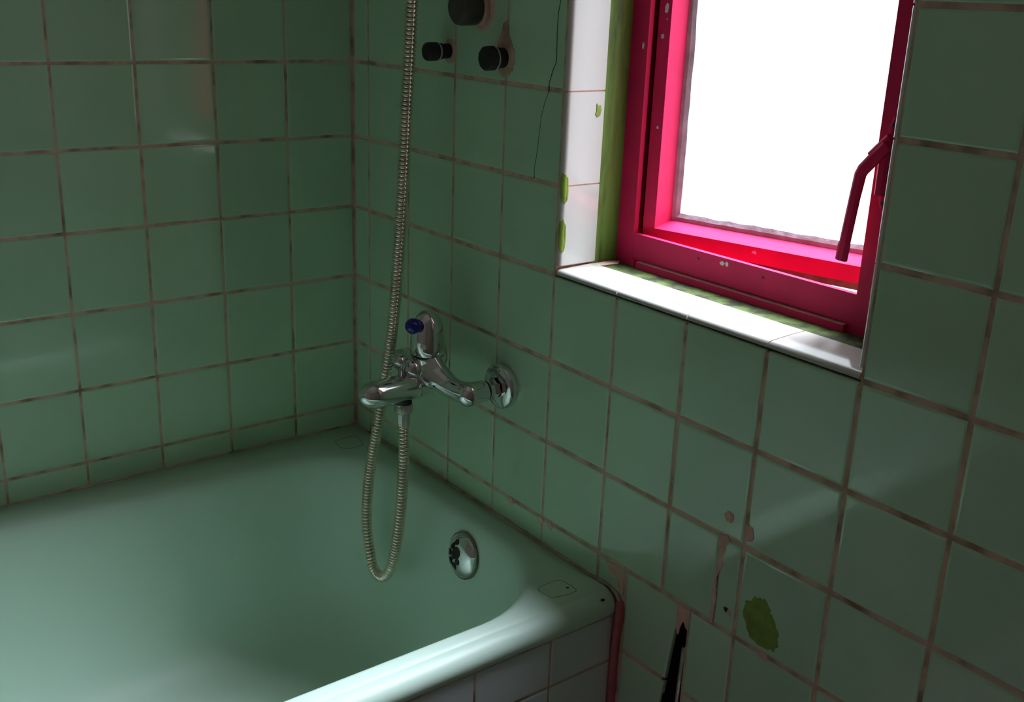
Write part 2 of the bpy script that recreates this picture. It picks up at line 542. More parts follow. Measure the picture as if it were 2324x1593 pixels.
for side in (0, 1):
    tr_ = empty('trim_2' if side == 0 else 'trim_3', (WX0 if side == 0 else WX1, 0.04, WZ0)); tag(tr_, kind='structure')
    zz = [WZ0 + 0.016] + [ZR[k] for k in (2, 1, 0, -1, -2, -3)] + [WZ1 - 0.002]
    sx = 1 if side == 0 else -1
    x0 = WX0 + 0.0022 if side == 0 else WX1 - 0.0005
    for k in range(7):
        gg = G().extrude(prof, lambda a, p, q: (x0 + sx * q, p + 0.0005, a), zz[k] + 0.0014, zz[k + 1] - 0.0014)
        o = obj('reveal_tile', gg.v, gg.f, 'white_tile', tr_)
        for pl in o.data.polygons: pl.use_smooth = len(pl.vertices) == 4
        o.data.set_sharp_from_angle(angle=math.radians(40))
    gg = G().extrude([(p + (0.002 if p < .04 else -.002), q - 0.0012) for p, q in prof], lambda a, p, q: (x0 + sx * q, p + 0.0005, a), zz[0], zz[-1])
    obj('reveal_bed', gg.v, gg.f, 'pink_grout', tr_)

# ---- green painted plaster round the frame
FY = 0.137
def rough_slab(name, x0, x1, y0, y1, z0, z1, m, parent):
    gg = G().box(x0, x1, y0, y1, z0, z1)
    return obj(name, gg.v, gg.f, m, parent)
rough_slab('plaster_reveal', WX0 + 0.001, 0.6870, 0.070, 0.2195, WZ0 - 0.005, WZ1, 'green', wall_right)
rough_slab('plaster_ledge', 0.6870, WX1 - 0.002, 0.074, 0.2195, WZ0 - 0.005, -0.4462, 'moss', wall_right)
rough_slab('plaster_reveal', 1.2450, WX1 - 0.001, 0.090, 0.2195, WZ0 - 0.005, WZ1, 'green', wall_right)
rough_slab('plaster_lintel', WX0 + 0.001, WX1 - 0.001, 0.0025, 0.2195, WZ1 - 0.012, WZ1, 'green', wall_right)
daub('dirt_fillet', [(0.690, 0.050), (0.700, 0.058), (0.706, 0.082), (0.712, 0.118), (0.700, 0.135), (0.690, 0.134)],
     lambda a, b, h: (a, b, -0.4445 + h), wall_right, 'grout', thick=0.0012, seed=5, jag=0.002)

# ================================================================== WINDOW
win = empty('window_1', (0.96, 0.17, WZ0)); tag(win, 'crimson painted casement window standing ajar', kind='structure')
FT = 0.552                                   # top of the frame
def part(name, g, m, parent, smooth=False): return obj(name, g.v, g.f, m, parent, smooth)
stl = part('frame_stile', G().box(0.6865, 0.7265, FY, 0.147, -0.4475, FT + .045).box(0.6865, 0.7075, 0.147, 0.205, -0.4475, FT + .045), 'red', win)
str_ = part('frame_stile', G().box(1.1800, 1.2460, FY, 0.147, -0.4475, FT + .045).box(1.2030, 1.2460, 0.147, 0.205, -0.4475, FT + .045), 'red', win)
rail = part('frame_rail', G().box(0.7265, 1.1800, FY + .0004, 0.147, -0.4465, -0.3890).box(0.7075, 1.2030, 0.147, 0.205, -0.4465, -0.428), 'red', win)
head = part('frame_head', G().box(0.7265, 1.1800, FY + .0004, 0.147, FT, FT + .045).box(0.7075, 1.2030, 0.147, 0.205, FT + .022, FT + .045), 'red', win)
bead = part('frame_bead', G().box(0.7460, 1.1720, 0.1280, 0.1380, -0.4460, -0.4350), 'red', win)
part('bead_ledge', G().box(0.7480, 1.1700, 0.1282, 0.1372, -0.4352, -0.4342), 'bead_top', bead)
part('frame_notch', G().box(0.7290, 0.7350, 0.1340, 0.1370, -0.4570, -0.4340).box(0.7400, 0.7440, 0.1325, 0.1370, -0.4600, -0.4360), 'red', rail)
for i, (a, b) in enumerate([(0.9297, -0.3982), (0.9394, -0.3970)]):
    daub('paint_chip', disc_poly((a, b), 0.0048 if i == 0 else 0.0032, 8, 0.7 + .6 * i), lambda a, b, h: (a, FY - h + .0003, b), rail, 'flake', 0.0005, seed=20 + i, jag=.0008)
daub('paint_chip', disc_poly((0.7165, -0.0779), 0.0026, 8, 2.2), lambda a, b, h: (a, FY - h, b), stl, 'flake', 0.0005, seed=23, jag=.0006)
for i, (a, b) in enumerate([(0.8791, -0.4014), (1.0127, -0.4025)]):
    daub('nail_hole', disc_poly((a, b), 0.0019, 9), lambda a, b, h: (a, FY - h, b), rail, 'black', 0.0006, seed=30 + i, jag=.0002)

# opening sash, hinged at the left and pushed out about 13 degrees
TH = math.radians(13.4)
F0 = Vector((0.7312, 0.1530, 0)); D = Vector((math.cos(TH), math.sin(TH), 0)); N = Vector((-math.sin(TH), math.cos(TH), 0))
sp = lambda s, off, z: tuple(F0 + D * s + N * off + Vector((0, 0, z)))
SL, SB, ST = 0.464, -0.4040, 0.543           # sash length, bottom, top
si, zi, zt_ = 0.0235, -0.3775, 0.512         # inner edge of the front face
gi, gzi, gzt = 0.0335, -0.3660, 0.503        # inner edge at the glass
def member(a, b, c, d, z):                    # prism between front quad (a..d) and back quad
    return [sp(*p) for p in z]
def prism(name, front, back, m='red', parent=None):
    """front/back: 4 (s, z) points at offset 0 / 0.04"""
    v = [sp(s, 0.0, z) for s, z in front] + [sp(s, 0.042, z) for s, z in back]
    f = [(0, 1, 2, 3), (4, 7, 6, 5)] + [(k, (k + 1) % 4, 4 + (k + 1) % 4, 4 + k) for k in range(4)]
    return obj(name, v, f, m, parent)
sash_b = prism('sash_rail', [(0, SB), (SL, SB), (SL - si, zi), (si, zi)], [(0, SB), (SL, SB), (SL - gi, gzi), (gi, gzi)], parent=win)
sash_t = prism('sash_rail', [(0, ST), (SL, ST), (SL - si, zt_), (si, zt_)], [(0, ST), (SL, ST), (SL - gi, gzt), (gi, gzt)], parent=win)
sash_l = prism('sash_stile', [(0, SB), (si, zi), (si, zt_), (0, ST)], [(0, SB), (gi, gzi), (gi, gzt), (0, ST)], parent=win)
sash_r = prism('sash_stile', [(SL, SB), (SL - si, zi), (SL - si, zt_), (SL, ST)], [(SL, SB), (SL - gi, gzi), (SL - gi, gzt), (SL, ST)], parent=win)
gl = G()
v = [sp(s, o_, z) for s in (0.004, SL + 0.008) for o_ in (0.020, 0.042) for z in (SB - 0.0155, SB + 0.002)]
gl.hexa(v)
part('sash_lip', gl, 'wood', sash_b)
gl = G().hexa([sp(s, o_, z) for s in (-0.020, 0.002) for o_ in (0.026, 0.041) for z in (SB, ST)])
part('sash_lip', gl, 'cavity', sash_l)  # added lip blocks daylight in the hinge gap; near-black colour paints its shade
rp_ = random.Random(3)
def putty_strip(p0, p1, ins):
    n = 26; V = []; F = []
    for k in range(n + 1):
        u = k / n
        s0 = p0[0] + (p1[0] - p0[0]) * u; z0 = p0[1] + (p1[1] - p0[1]) * u
        w = 0.0125 + rp_.uniform(-0.0012, 0.0012)
        V += [sp(s0 - ins[0] * .001, 0.0385, z0 - ins[1] * .001), sp(s0 + ins[0] * w * .45, 0.0392 , z0 + ins[1] * w * .45), sp(s0 + ins[0] * w, 0.0432, z0 + ins[1] * w),
              sp(s0 + ins[0] * w, 0.0445, z0 + ins[1] * w), sp(s0 - ins[0] * .001, 0.0445, z0 - ins[1] * .001)]
    for k in range(n):
        for j in range(5):
            j2 = (j + 1) % 5
            F.append((k * 5 + j, k * 5 + j2, k * 5 + 5 + j2, k * 5 + 5 + j))
    F += [(0, 1, 2, 3, 4), tuple(n * 5 + j for j in range(5))]
    return V, F
pane = obj('pane', [sp(gi - .004, 0.0440, gzi - .004), sp(SL - gi + .004, 0.0440, gzi - .004), sp(SL - gi + .004, 0.0440, gzt + .004), sp(gi - .004, 0.0440, gzt + .004)], [(0, 1, 2, 3)], 'glass', win)
for a, b, ins in (((gi, gzi), (SL - gi, gzi), (0, 1)), ((gi, gzi), (gi, gzt), (1, 0)), ((SL - gi, gzi), (SL - gi, gzt), (-1, 0)), ((gi, gzt), (SL - gi, gzt), (0, -1))):
    V, F = putty_strip(a, b, ins)
    obj('putty', V, F, 'putty', pane)
for i, (s, z, r, q) in enumerate([(0.014, -0.018, 0.0038, 2.2), (0.010, -0.062, 0.0032, 1.3), (0.016, -0.035, 0.0012, 1.5), (0.014, -0.208, 0.0022, 1.2)]):
    daub('paint_chip', disc_poly((s, z), r, 8, q), lambda a, b, h: sp(a, -h, b), sash_l, 'flake', 0.0005, seed=40 + i, jag=.0008)
daub('paint_chip', disc_poly((0.213, -0.386), 0.004, 9, 0.8), lambda a, b, h: sp(a, -h, b), sash_b, 'flake', 0.0005, seed=47, jag=.0016)

# cockspur handle on the right stile
hp = part('handle_plate', G().bar([(1.2055, 0.1335, -0.140), (1.2055, 0.1335, -0.152), (1.2055, 0.1335, -0.25), (1.2055, 0.1335, -0.262)], [0.010, 0.021, 0.021, 0.010], 0.006), 'red', win)
part('handle_housing', G().bar([(1.2005, 0.126, -0.172), (1.2020, 0.126, -0.20), (1.2020, 0.126, -0.243)], [0.016, 0.017, 0.015], 0.016), 'red', hp)
part('lever', G().bar([(1.2075, 0.116, -0.1760), (1.1925, 0.113, -0.1950), (1.1800, 0.111, -0.2110), (1.1770, 0.1105, -0.2180), (1.1735, 0.110, -0.2500), (1.1685, 0.109, -0.3120), (1.1678, 0.109, -0.3165), (1.1662, 0.109, -0.3385)],
      [0.015, 0.017, 0.0165, 0.0160, 0.0150, 0.0150, 0.0170, 0.0168], 0.010), 'red', hp)
part('catch', G().tube([(1.206, 0.124, -0.166), (1.192, 0.122, -0.181), (1.181, 0.120, -0.192)], [0.007, 0.006, 0.0045], 10), 'red', hp)
for z in (-0.150, -0.2545):
    part('screw', G().lathe([(0.0030, 0), (0.0030, 0.0032), (0.0012, 0.0036)], c=(1.2055, 0.1310, z), d=(0, -1, 0), n=12), 'black', hp)

# ================================================================== WEAR ON THE WALL
SMEAR_STREAK = [(1.0966, -0.764), (1.1113, -0.7584), (1.1165, -0.7653), (1.1111, -0.7733), (1.1117, -0.7861), (1.1053, -0.7966), (1.1098, -0.8057), (1.1044, -0.8235), (1.099, -0.8337), (1.1003, -0.8523), (1.1028, -0.8627), (1.1015, -0.90), (1.1005, -0.9166), (1.0935, -0.9166), (1.0945, -0.88), (1.0935, -0.8566), (1.0946, -0.834), (1.0981, -0.8094), (1.0985, -0.7843)]
SMEAR_CHIP = [(1.1431, -0.7268), (1.1475, -0.7267), (1.1548, -0.7271), (1.1593, -0.744), (1.157, -0.7505), (1.1447, -0.7524), (1.1420, -0.7435)]
SMEAR_HOLE = [(1.0265, -0.918), (1.0563, -0.918), (1.0546, -0.9385), (1.0545, -0.956), (1.0490, -0.952), (1.0420, -0.9440), (1.0337, -0.9720), (1.0290, -0.965), (1.0275, -0.9436)]
SMEAR_CORNER = [(0.8568, -0.9205), (0.8845, -0.9201), (0.9023, -0.9242), (0.904, -0.9615), (0.8931, -0.9627), (0.8865, -0.9404), (0.8637, -0.9343)]
daub('filler_streak', SMEAR_STREAK, mapR, wall_right, 'pink_grout', 0.0009, 1)
daub('filler_smear', SMEAR_CHIP, mapR, wall_right, 'pink_grout', 0.0009, 2)
daub('filler_smear', SMEAR_HOLE, mapR, wall_right, 'pink_grout', 0.0010, 3)
daub('filler_smear', SMEAR_CORNER, mapR, wall_right, 'grout', 0.0006, 4)
for i, (c, r) in enumerate([((1.1103, -0.729), 0.0088), ((0.5892, -0.9205), 0.0075), ((0.6789, -0.9225), 0.0085), ((0.7056, -0.922), 0.008), ((0.350, -0.9581), 0.008), ((1.20, -0.9180), 0.009)]):
    daub('filler_drop', disc_poly(c, r, 9, 1.0), mapR, wall_right, 'pink_grout', 0.0007, 60 + i)
GREEN = [(1.1563, -0.8471), (1.175, -0.8301), (1.1952, -0.8272), (1.2075, -0.8451), (1.2207, -0.8638), (1.2269, -0.89), (1.2182, -0.9024), (1.2025, -0.9074), (1.1772, -0.9063), (1.1624, -0.8915), (1.1526, -0.8701)]
daub('green_paint_daub', GREEN, mapR, wall_right, 'lime', 0.0006, 8, jag=0.0022, sub=6)
daub('wall_plug_hole', disc_poly((1.1242, -0.8796), 0.0045, 9), mapR, wall_right, 'black', 0.0005, 9)
daub('wall_plug_chip', disc_poly((1.130, -0.882), 0.0045, 9), mapR, wall_right, 'pink_grout', 0.0008, 10)
t2 = bpy.data.objects['trim_2']
def mapB(s, z, h, r=0.0085, x0=WX0 + 0.0022):
    """s runs round the rounded nose of the reveal tile, then along its face"""
    arc = r * math.pi / 2
    if s < arc:
        a = max(s, -0.002) / r
        return (x0 + (r + h) * math.sin(a), 0.0005 + r - (r + h) * math.cos(a), z)
    return (x0 + r + 0.0006 + h, 0.0005 + r + (s - arc), z)
for i, (zc, hh, w) in enumerate([(-0.3075, 0.0265, 0.0078), (-0.3870, 0.0300, 0.0074)]):
    rnd = random.Random(70 + i)
    V = []; F = []; nk = 12
    for k in range(nk + 1):
        u = -1 + 2 * k / nk
        s = 0.0090 + w * u
        half = hh * math.sqrt(max(0.0, 1 - abs(u) ** 2.4)) + 0.0006
        zt = zc + half * (0.92 + rnd.uniform(-.10, .08)) - 0.004 * u
        zb = zc - half * (0.92 + rnd.uniform(-.10, .08)) - 0.004 * u
        V += [mapB(s, zt, 0.0007), mapB(s, zb, 0.0007), mapB(s, zb - .0005, -0.001), mapB(s, zt + .0005, -0.001)]
    for k in range(nk):
        for j in range(4):
            j2 = (j + 1) % 4
            F.append((k * 4 + j, k * 4 + j2, k * 4 + 4 + j2, k * 4 + 4 + j))
    F += [(0, 1, 2, 3), tuple(nk * 4 + j for j in range(4))]
    obj('green_paint_daub', V, F, 'lime', t2)
daub('green_paint_daub', [(0.064, -0.171), (0.0682, -0.1754), (0.0731, -0.1737), (0.0750, -0.1830), (0.0725, -0.1905), (0.0660, -0.1932), (0.0624, -0.189), (0.0640, -0.182)],
     lambda a, b, h: (0.6930 + h, a, b), t2, 'lime', 0.0005, 75, jag=.0005)
CRACK = [(0.6660, 0.03), (0.6647, -0.0083), (0.6595, -0.0331), (0.6591, -0.065), (0.6609, -0.1063), (0.6531, -0.1196), (0.6444, -0.1424), (0.6452, -0.1534), (0.6361, -0.1729), (0.6287, -0.1964), (0.6259, -0.2215), (0.6209, -0.2607), (0.6163, -0.2849), (0.6168, -0.3006)]
V = []; F = []
for i, (a, b) in enumerate(CRACK):
    w = 0.00026
    V += [mapR(a - w, b, 0.0007), mapR(a + w, b, 0.0007), mapR(a + w, b, -0.0008), mapR(a - w, b, -0.0008)]
for i in range(len(CRACK) - 1):
    for j in range(4):
        j2 = (j + 1) % 4
        F.append((i * 4 + j, i * 4 + j2, i * 4 + 4 + j2, i * 4 + 4 + j))
obj('tile_crack', V, F, 'crack', wall_right)

# ================================================================== BATHTUB
tub = empty('bathtub', (0.44, -0.81, ZF))
tag(tub, 'pale mint green enamel bathtub built into the tiled corner', 'bathtub')
TY0, TY1 = -1.62, -0.002
TX0, TX1 = 0.002, 0.897
OPX0, OPX1, OPY0, OPY1 = 0.090, 0.838, -1.50, -0.047
def loop(x0, x1, y0, y1, r, z, nc=14, ns=10):
    """rounded rectangle, counter-clockwise from the lower left corner"""
    r = max(r, 1e-4); P = []
    cs = [(x0 + r, y0 + r, math.pi), (x1 - r, y0 + r, 1.5 * math.pi), (x1 - r, y1 - r, 0.0), (x0 + r, y1 - r, 0.5 * math.pi)]
    for i, (cx, cy, a0) in enumerate(cs):
        for k in range(nc + 1):
            a = a0 + math.pi / 2 * k / nc
            P.append((cx + r * math.cos(a), cy + r * math.sin(a), z))
        nx = cs[(i + 1) % 4]
        a1 = nx[2]
        p0 = P[-1]; p1 = (nx[0] + r * math.cos(a1), nx[1] + r * math.sin(a1), z)
        for k in range(1, ns):
            u = k / ns
            P.append((p0[0] + (p1[0] - p0[0]) * u, p0[1] + (p1[1] - p0[1]) * u, z))
    return P
def outer(dx, z): return loop(TX0, TX1 - dx, TY0, TY1, 0.010 if dx < .02 else 0.004, z)
def inner(d, z, ex=0.0):
    return loop(OPX0 + d, OPX1 - d, OPY0 + d + ex, OPY1 - d, max(0.195 - d * 0.3, 0.05), z)
rings = [outer(0.006, TUB - 0.040), outer(0.0045, TUB - 0.038), outer(0.0010, TUB - 0.033), outer(0.0, TUB - 0.026), outer(0.0012, TUB - 0.0185), outer(0.0050, TUB - 0.0115), outer(0.011, TUB - 0.0060),
         outer(0.019, TUB - 0.0025), outer(0.0265, TUB - 0.0012), outer(0.0295, TUB - 0.0018), outer(0.0315, TUB - 0.0012), outer(0.0335, TUB + 0.0003), outer(0.040, TUB + 0.0010),
         inner(-0.014, TUB + 0.0012), inner(-0.006, TUB + 0.0008), inner(0.0, TUB - 0.0012), inner(0.006, TUB - 0.0055), inner(0.011, TUB - 0.013),
         inner(0.0155, TUB - 0.024), inner(0.020, TUB - 0.045), inner(0.026, TUB - 0.09, .02), inner(0.040, TUB - 0.20, .08), inner(0.056, TUB - 0.29, .14),
         inner(0.075, TUB - 0.345, .19), inner(0.105, TUB - 0.378, .23), inner(0.15, TUB - 0.392, .25), inner(0.22, TUB - 0.398, .26)]
V = []; F = []
n = len(rings[0])
for r in rings: V += r
for i in range(len(rings) - 1):
    for k in range(n):
        k2 = (k + 1) % n
        F.append((i * n + k, i * n + k2, (i + 1) * n + k2, (i + 1) * n + k))
V.append((0.464, -0.65, TUB - 0.400))
for k in range(n): F.append(((len(rings) - 1) * n + k, (len(rings) - 1) * n + (k + 1) % n, len(V) - 1))
basin = obj('basin', V, F, 'tub', tub, smooth=True)
# embossed pads in the two deck corners
def padline(pts, z, closed=True):
    P = [(a, b, z) for a, b in pts]
    if closed: P = P + [P[0]]
    gg = G()
    D_ = catmull(P, 0.004)
    gg.tube(D_, 0.0006, 6)
    return gg
PAD1 = [(0.0838, -0.1033), (0.1137, -0.1099), (0.1358, -0.1037), (0.1405, -0.0834), (0.1339, -0.0609), (0.1018, -0.0525), (0.0827, -0.055)]
PAD2 = [(0.8044, -0.1045), (0.8022, -0.0703), (0.8068, -0.0571), (0.8197, -0.0534), (0.8437, -0.0533), (0.8485, -0.0602), (0.8488, -0.0754), (0.842, -0.1039), (0.8286, -0.1069), (0.8118, -0.1092)]
for P_ in (PAD1, PAD2):
    gg = padline([((a - .02 if P_ is PAD1 else a), (b + .012 if P_ is PAD1 else b)) for a, b in P_], TUB + 0.0010)
    obj('deck_pad_outline', gg.v, gg.f, 'pad', tub, smooth=True)
daub('enamel_chip', disc_poly((0.832, -0.062), 0.0022, 8, 1.3), lambda a, b, h: (a, b, TUB + 0.0012 + h), tub, 'black', 0.0004, 81, jag=.0003)
daub('enamel_chip', disc_poly((0.887, -0.030), 0.0030, 8, 1.3), lambda a, b, h: (a, b, TUB - 0.006 + h), tub, 'black', 0.0012, 82, jag=.0003)

# overflow grille on the end wall
OC = Vector((0.540, -0.0745, -1.0375)); OD = Vector((0, -1, 0.16)).normalized()
ov = obj('overflow_cover', *(lambda g: (g.v, g.f))(G().lathe([(0.0435, -0.004), (0.0435, 0.0015), (0.0425, 0.0035), (0.038, 0.0075), (0.030, 0.0112), (0.020, 0.0136), (0.010, 0.0148), (0.0, 0.0152)], c=OC, d=OD, n=48)), 'chrome', tub, smooth=True)
A_ = OD.orthogonal().normalized(); B_ = OD.cross(A_)
Xd = Vector((1, 0, 0)); Zd = OD.cross(Xd).normalized()
if Zd.z < 0: Zd = -Zd
def dome(r): 
    pf = [(0.0, 0.0152), (0.010, 0.0148), (0.020, 0.0136), (0.030, 0.0112), (0.038, 0.0075), (0.0425, 0.0035)]
    for (r0, h0), (r1, h1) in zip(pf[:-1], pf[1:]):
        if r <= r1: return h0 + (h1 - h0) * (r - r0) / (r1 - r0) + 0.0002
    return 0.004
for i, (px, pz, rr) in enumerate([(-0.004, 0.006, 0.0120), (-0.021, 0.015, 0.0075), (-0.028, -0.002, 0.0068), (-0.022, -0.018, 0.0072), (-0.007, -0.024, 0.0078), (0.004, -0.010, 0.0065), (-0.010, 0.026, 0.0065), (-0.014, -0.004, 0.0080)]):
    r_ = math.hypot(px, pz)
    c = OC + Xd * px + Zd * pz + OD * dome(r_)
    nd = (OD + (Xd * px + Zd * pz) * (2.1 * 0.0152 / 0.0435 ** 2)).normalized()
    gg = G().lathe([(rr, -0.002), (rr, 0.0002), (rr * 0.4, 0.0003)], c=c, d=nd, n=16)
    obj('grille_hole', gg.v, gg.f, 'black', ov)
gg = G().lathe([(0.0465, -0.003), (0.0465, 0.0006), (0.043, 0.0010)], c=OC, d=OD, n=40)
obj('dark_ring', gg.v, gg.f, 'pad', ov)  # darker ring round the edge of the overflow cover

# tiled apron in front of the tub
apron = obj('wall_apron', *(lambda g: (g.v, g.f))(G().box(0.845, 0.8892, TY0 - 0.02, 0.0018, ZF, TUB - 0.041)), 'grout', kind='structure')
AX = 0.8905
mapA = lambda a, b, h: (AX + h, a, b)
ay = [-0.004, -0.143, -0.297, -0.451, -0.605, -0.759, -0.913, -1.067, -1.221, -1.375, -1.529, -1.64]
az = [TUB - 0.041, -1.101, -1.253, -1.405, -1.545]
for i in range(4):
    for k in range(len(ay) - 1):
        pl = rect(ay[k + 1] + .0014, ay[k] - .0014, az[i + 1] + .0016, az[i] - .0016)
        V, F = tile_geo(pl, mapA)
        o = obj('tile', V, F, 'apron_tile', apron)

# sealant: brownish bead where the tub meets the tiles, red strip down the apron corner
def bead_line(name, pts, r, m, seed, amp=0.0012):
    rnd = random.Random(seed)
    D_ = catmull(pts, 0.012)
    rr = [r + rnd.uniform(-amp, amp) for _ in D_]
    gg = G().tube([(p.x, p.y, p.z) for p in D_], rr, 8)
    return obj(name, gg.v, gg.f, m, None, smooth=True, kind='structure')
bead_line('trim_4', [(0.002, -1.60, TUB + 0.001), (0.002, -0.8, TUB + 0.001), (0.002, -0.3, TUB + 0.001), (0.002, -0.004, TUB + 0.001)], 0.0026, 'grout', 11, 0.0009)
bead_line('trim_5', [(0.004, -0.002, TUB + 0.001), (0.3, -0.002, TUB + 0.0015), (0.6, -0.002, TUB + 0.001), (0.80, -0.002, TUB + 0.002), (0.875, -0.002, TUB + 0.004), (0.896, -0.002, TUB - 0.006), (0.902, -0.002, TUB - 0.022)], 0.0030, 'grout', 12, 0.0013)
bead_line('trim_6', [(0.901, -0.002, TUB - 0.012), (0.9035, -0.003, TUB - 0.04), (0.8995, -0.004, TUB - 0.09), (0.8985, -0.004, TUB - 0.2), (0.8985, -0.004, ZF + 0.01)], 0.0075, 'sealant', 13, 0.0012)

# ================================================================== BATH MIXER TAP
XI, XM, XO, YC = 0.5545, 0.4395, 0.3245, -0.096          # right inlet, centre, left inlet, distance of the body from the wall
ZT = -0.6985
tap = empty('mixer_tap', (XM, -0.08, -0.745))
tag(tap, 'chrome wall-mounted bath mixer tap with a blue ball knob', 'tap')
for X_ in (XI, XO):
    g_ = G().lathe([(0.0430, -0.001), (0.0434, 0.004), (0.0430, 0.010), (0.0412, 0.0150), (0.0390, 0.0166), (0.026, 0.0185), (0.0195, 0.0190), (0.0190, 0.012)], c=(X_, 0, ZT + 0.002), d=(0, -1, 0), n=48)
    o = obj('escutcheon', g_.v, g_.f, 'chrome', tap, smooth=True)
    o.data.set_sharp_from_angle(angle=math.radians(35))
    g_ = G().lathe([(0.0180, 0.008), (0.0190, 0.018), (0.0190, 0.040), (0.0175, 0.043)], c=(X_, 0, ZT), d=(0, -1, 0), n=6)
    obj('union_nut', g_.v, g_.f, 'chrome', tap)
    g_ = G().lathe([(0.0180, 0.042), (0.0180, 0.0455)], c=(X_, 0, ZT), d=(0, -1, 0), n=28)
    obj('union_seal', g_.v, g_.f, 'black', tap)
# cast body: blended from tubes
g_ = G()
for sx in (1, -1):
    X_ = XM + sx * (XI - XM)
    g_.tube([(X_, -0.045, ZT), (X_, -0.060, ZT), (X_, -0.078, ZT - .001)], [0.0205, 0.0212, 0.0222], 24)
    g_.lathe([(0.0235 * math.sin(math.pi * k / 10), -0.0235 * math.cos(math.pi * k / 10)) for k in range(11)], c=(X_ - sx * .001, -0.0790, ZT - .001), n=24)
    path = catmull([(X_ - sx * .004, -0.080, ZT - .001), (X_ - sx * .022, -0.083, ZT - .0015), (X_ - sx * .045, -0.087, ZT + .000), (X_ - sx * .068, -0.090, ZT + .006), (XM + sx * .028, -0.093, ZT + .013), (XM + sx * .008, YC, ZT + .020)], 0.004)
    nn = len(path)
    g_.tube(path, [0.0218 - 0.0025 * math.sin(min(1, i / nn / .55) * math.pi) + 0.0065 * max(0, i / nn - .5) * 2 for i in range(nn)], 24)
    # shoulder sweeping up to the cap
    path = catmull([(X_ - sx * .055, -0.088, ZT + .004), (XM + sx * .036, -0.092, ZT + .020), (XM + sx * .012, YC, ZT + .038), (XM + sx * .004, YC, ZT + .0465)], 0.004)
    nn = len(path)
    g_.tube(path, [0.012 + 0.012 * i / nn for i in range(nn)], 20)
g_.lathe([(0.012, -0.026), (0.022, -0.022), (0.0285, -0.006), (0.0285, 0.012), (0.0288, 0.030), (0.0300, 0.040), (0.0308, 0.0455)], c=(XM, YC, ZT), n=32)
g_.tube([(XM, YC, ZT - .008), (XM, YC - 0.018, ZT - .010), (XM, YC - 0.032, ZT - .0105)], [0.026, 0.0255, 0.0245], 24)
body = obj('tap_body', g_.v, g_.f, 'chrome', tap, smooth=True)
md = body.modifiers.new('blend', 'REMESH'); md.mode = 'VOXEL'; md.voxel_size = 0.0013; md.use_smooth_shade = True
ms = body.modifiers.new('soften', 'SMOOTH'); ms.factor = 0.5; ms.iterations = 40
# spout
pr_ = [(0.0235, 0.0), (0.0255, 0.003)]
L_ = 0.098
for k in range(1, 9):
    u = k / 8; pr_.append((0.0255 - 0.0002 * u, 0.003 + L_ * u * 0.82))
R0 = pr_[-1][0]; h0 = pr_[-1][1]
for k in range(1, 10):
    a = math.pi / 2 * k / 9; pr_.append((R0 * math.cos(a), h0 + 0.036 * math.sin(a)))
g_ = G().lathe(pr_, c=(XM, YC - 0.026, ZT - 0.0105), d=(0, -1, -0.01), n=40)
g_.v = [(XM + (v[0] - XM) * 1.04, v[1], v[2]) for v in g_.v]
obj('spout', g_.v, g_.f, 'chrome', tap, smooth=True)
# shower outlet under the spout, diverter on top
OY = -0.1475
g_ = G().lathe([(0.0155, 0.008), (0.0155, -0.0035)], c=(XM, OY, -0.7365), n=24)
obj('outlet_gasket', g_.v, g_.f, 'black', tap)
g_ = G().lathe([(0.0050, 0.0), (0.0050, 0.034), (0.0062, 0.0355)], c=(XM, -0.1545, -0.698), n=16)
dv = obj('diverter_stem', g_.v, g_.f, 'chrome', tap, smooth=True)
g_ = G().lathe([(0.0, -0.0135), (0.007, -0.012), (0.0120, -0.006), (0.0135, 0.0), (0.0125, 0.006), (0.0080, 0.0115), (0.0, 0.0135)], c=(XM, -0.1560, -0.6550), d=(0.35, -0.5, 0.8), n=24)
obj('diverter_knob', g_.v, g_.f, 'chrome', dv, smooth=True)
g_ = G().lathe([(0.0, -0.020), (0.011, -0.018), (0.019, -0.010), (0.022, 0.0), (0.022, 0.012), (0.016, 0.022)], c=(XM - 0.004, -0.127, -0.676), d=(0, 0.75, -0.5), n=24)
obj('diverter_boss', g_.v, g_.f, 'chrome', tap, smooth=True)
# cap and blue knob
CZ = -0.6500
g_ = G().lathe([(0.0295, -0.0050), (0.0295, 0.001)], c=(XM, YC, CZ), n=40)
obj('cap_seam', g_.v, g_.f, 'black', tap)
g_ = G().lathe([(0.0304, 0.0), (0.0318, 0.0015), (0.0322, 0.012), (0.0320, 0.026), (0.0312, 0.040), (0.0292, 0.053), (0.0258, 0.064), (0.0204, 0.0735), (0.0135, 0.0803), (0.0065, 0.0835), (0.0, 0.0844)], c=(XM, YC, CZ), n=48)
cap = obj('lever_cap', g_.v, g_.f, 'chrome', tap, smooth=True)
kd = Vector((0.30, -0.954, 0.12)).normalized()
kc = Vector((XM, YC, -0.5875)) + Vector((0.30, -0.954, 0)) * 0.042
g_ = G().lathe([(0.0075, -0.022), (0.0075, -0.009)], c=kc, d=kd, n=16)
pin = obj('knob_collar', g_.v, g_.f, 'chrome', cap, smooth=True)
g_ = G().lathe([(0.0085, -0.0165), (0.0110, -0.0145), (0.0105, -0.0115), (0.0080, -0.010)], c=kc, d=kd, n=24)
obj('knob_ring', g_.v, g_.f, 'blue', cap, smooth=True)
g_ = G().lathe([(0.0150 * math.sin(math.pi * k / 14), -0.0150 * math.cos(math.pi * k / 14)) for k in range(15)], c=kc, d=kd, n=28)
obj('blue_knob', g_.v, g_.f, 'blue', cap, smooth=True)
bd = Vector((0.69, -0.72, 0)).normalized()
g_ = G().lathe([(0.0062, -0.001), (0.0062, 0.0012), (0.0050, 0.0014), (0.0046, 0.0006), (0.0, 0.0006)], c=Vector((XM, YC, -0.6270)) + bd * 0.0318, d=bd, n=24)
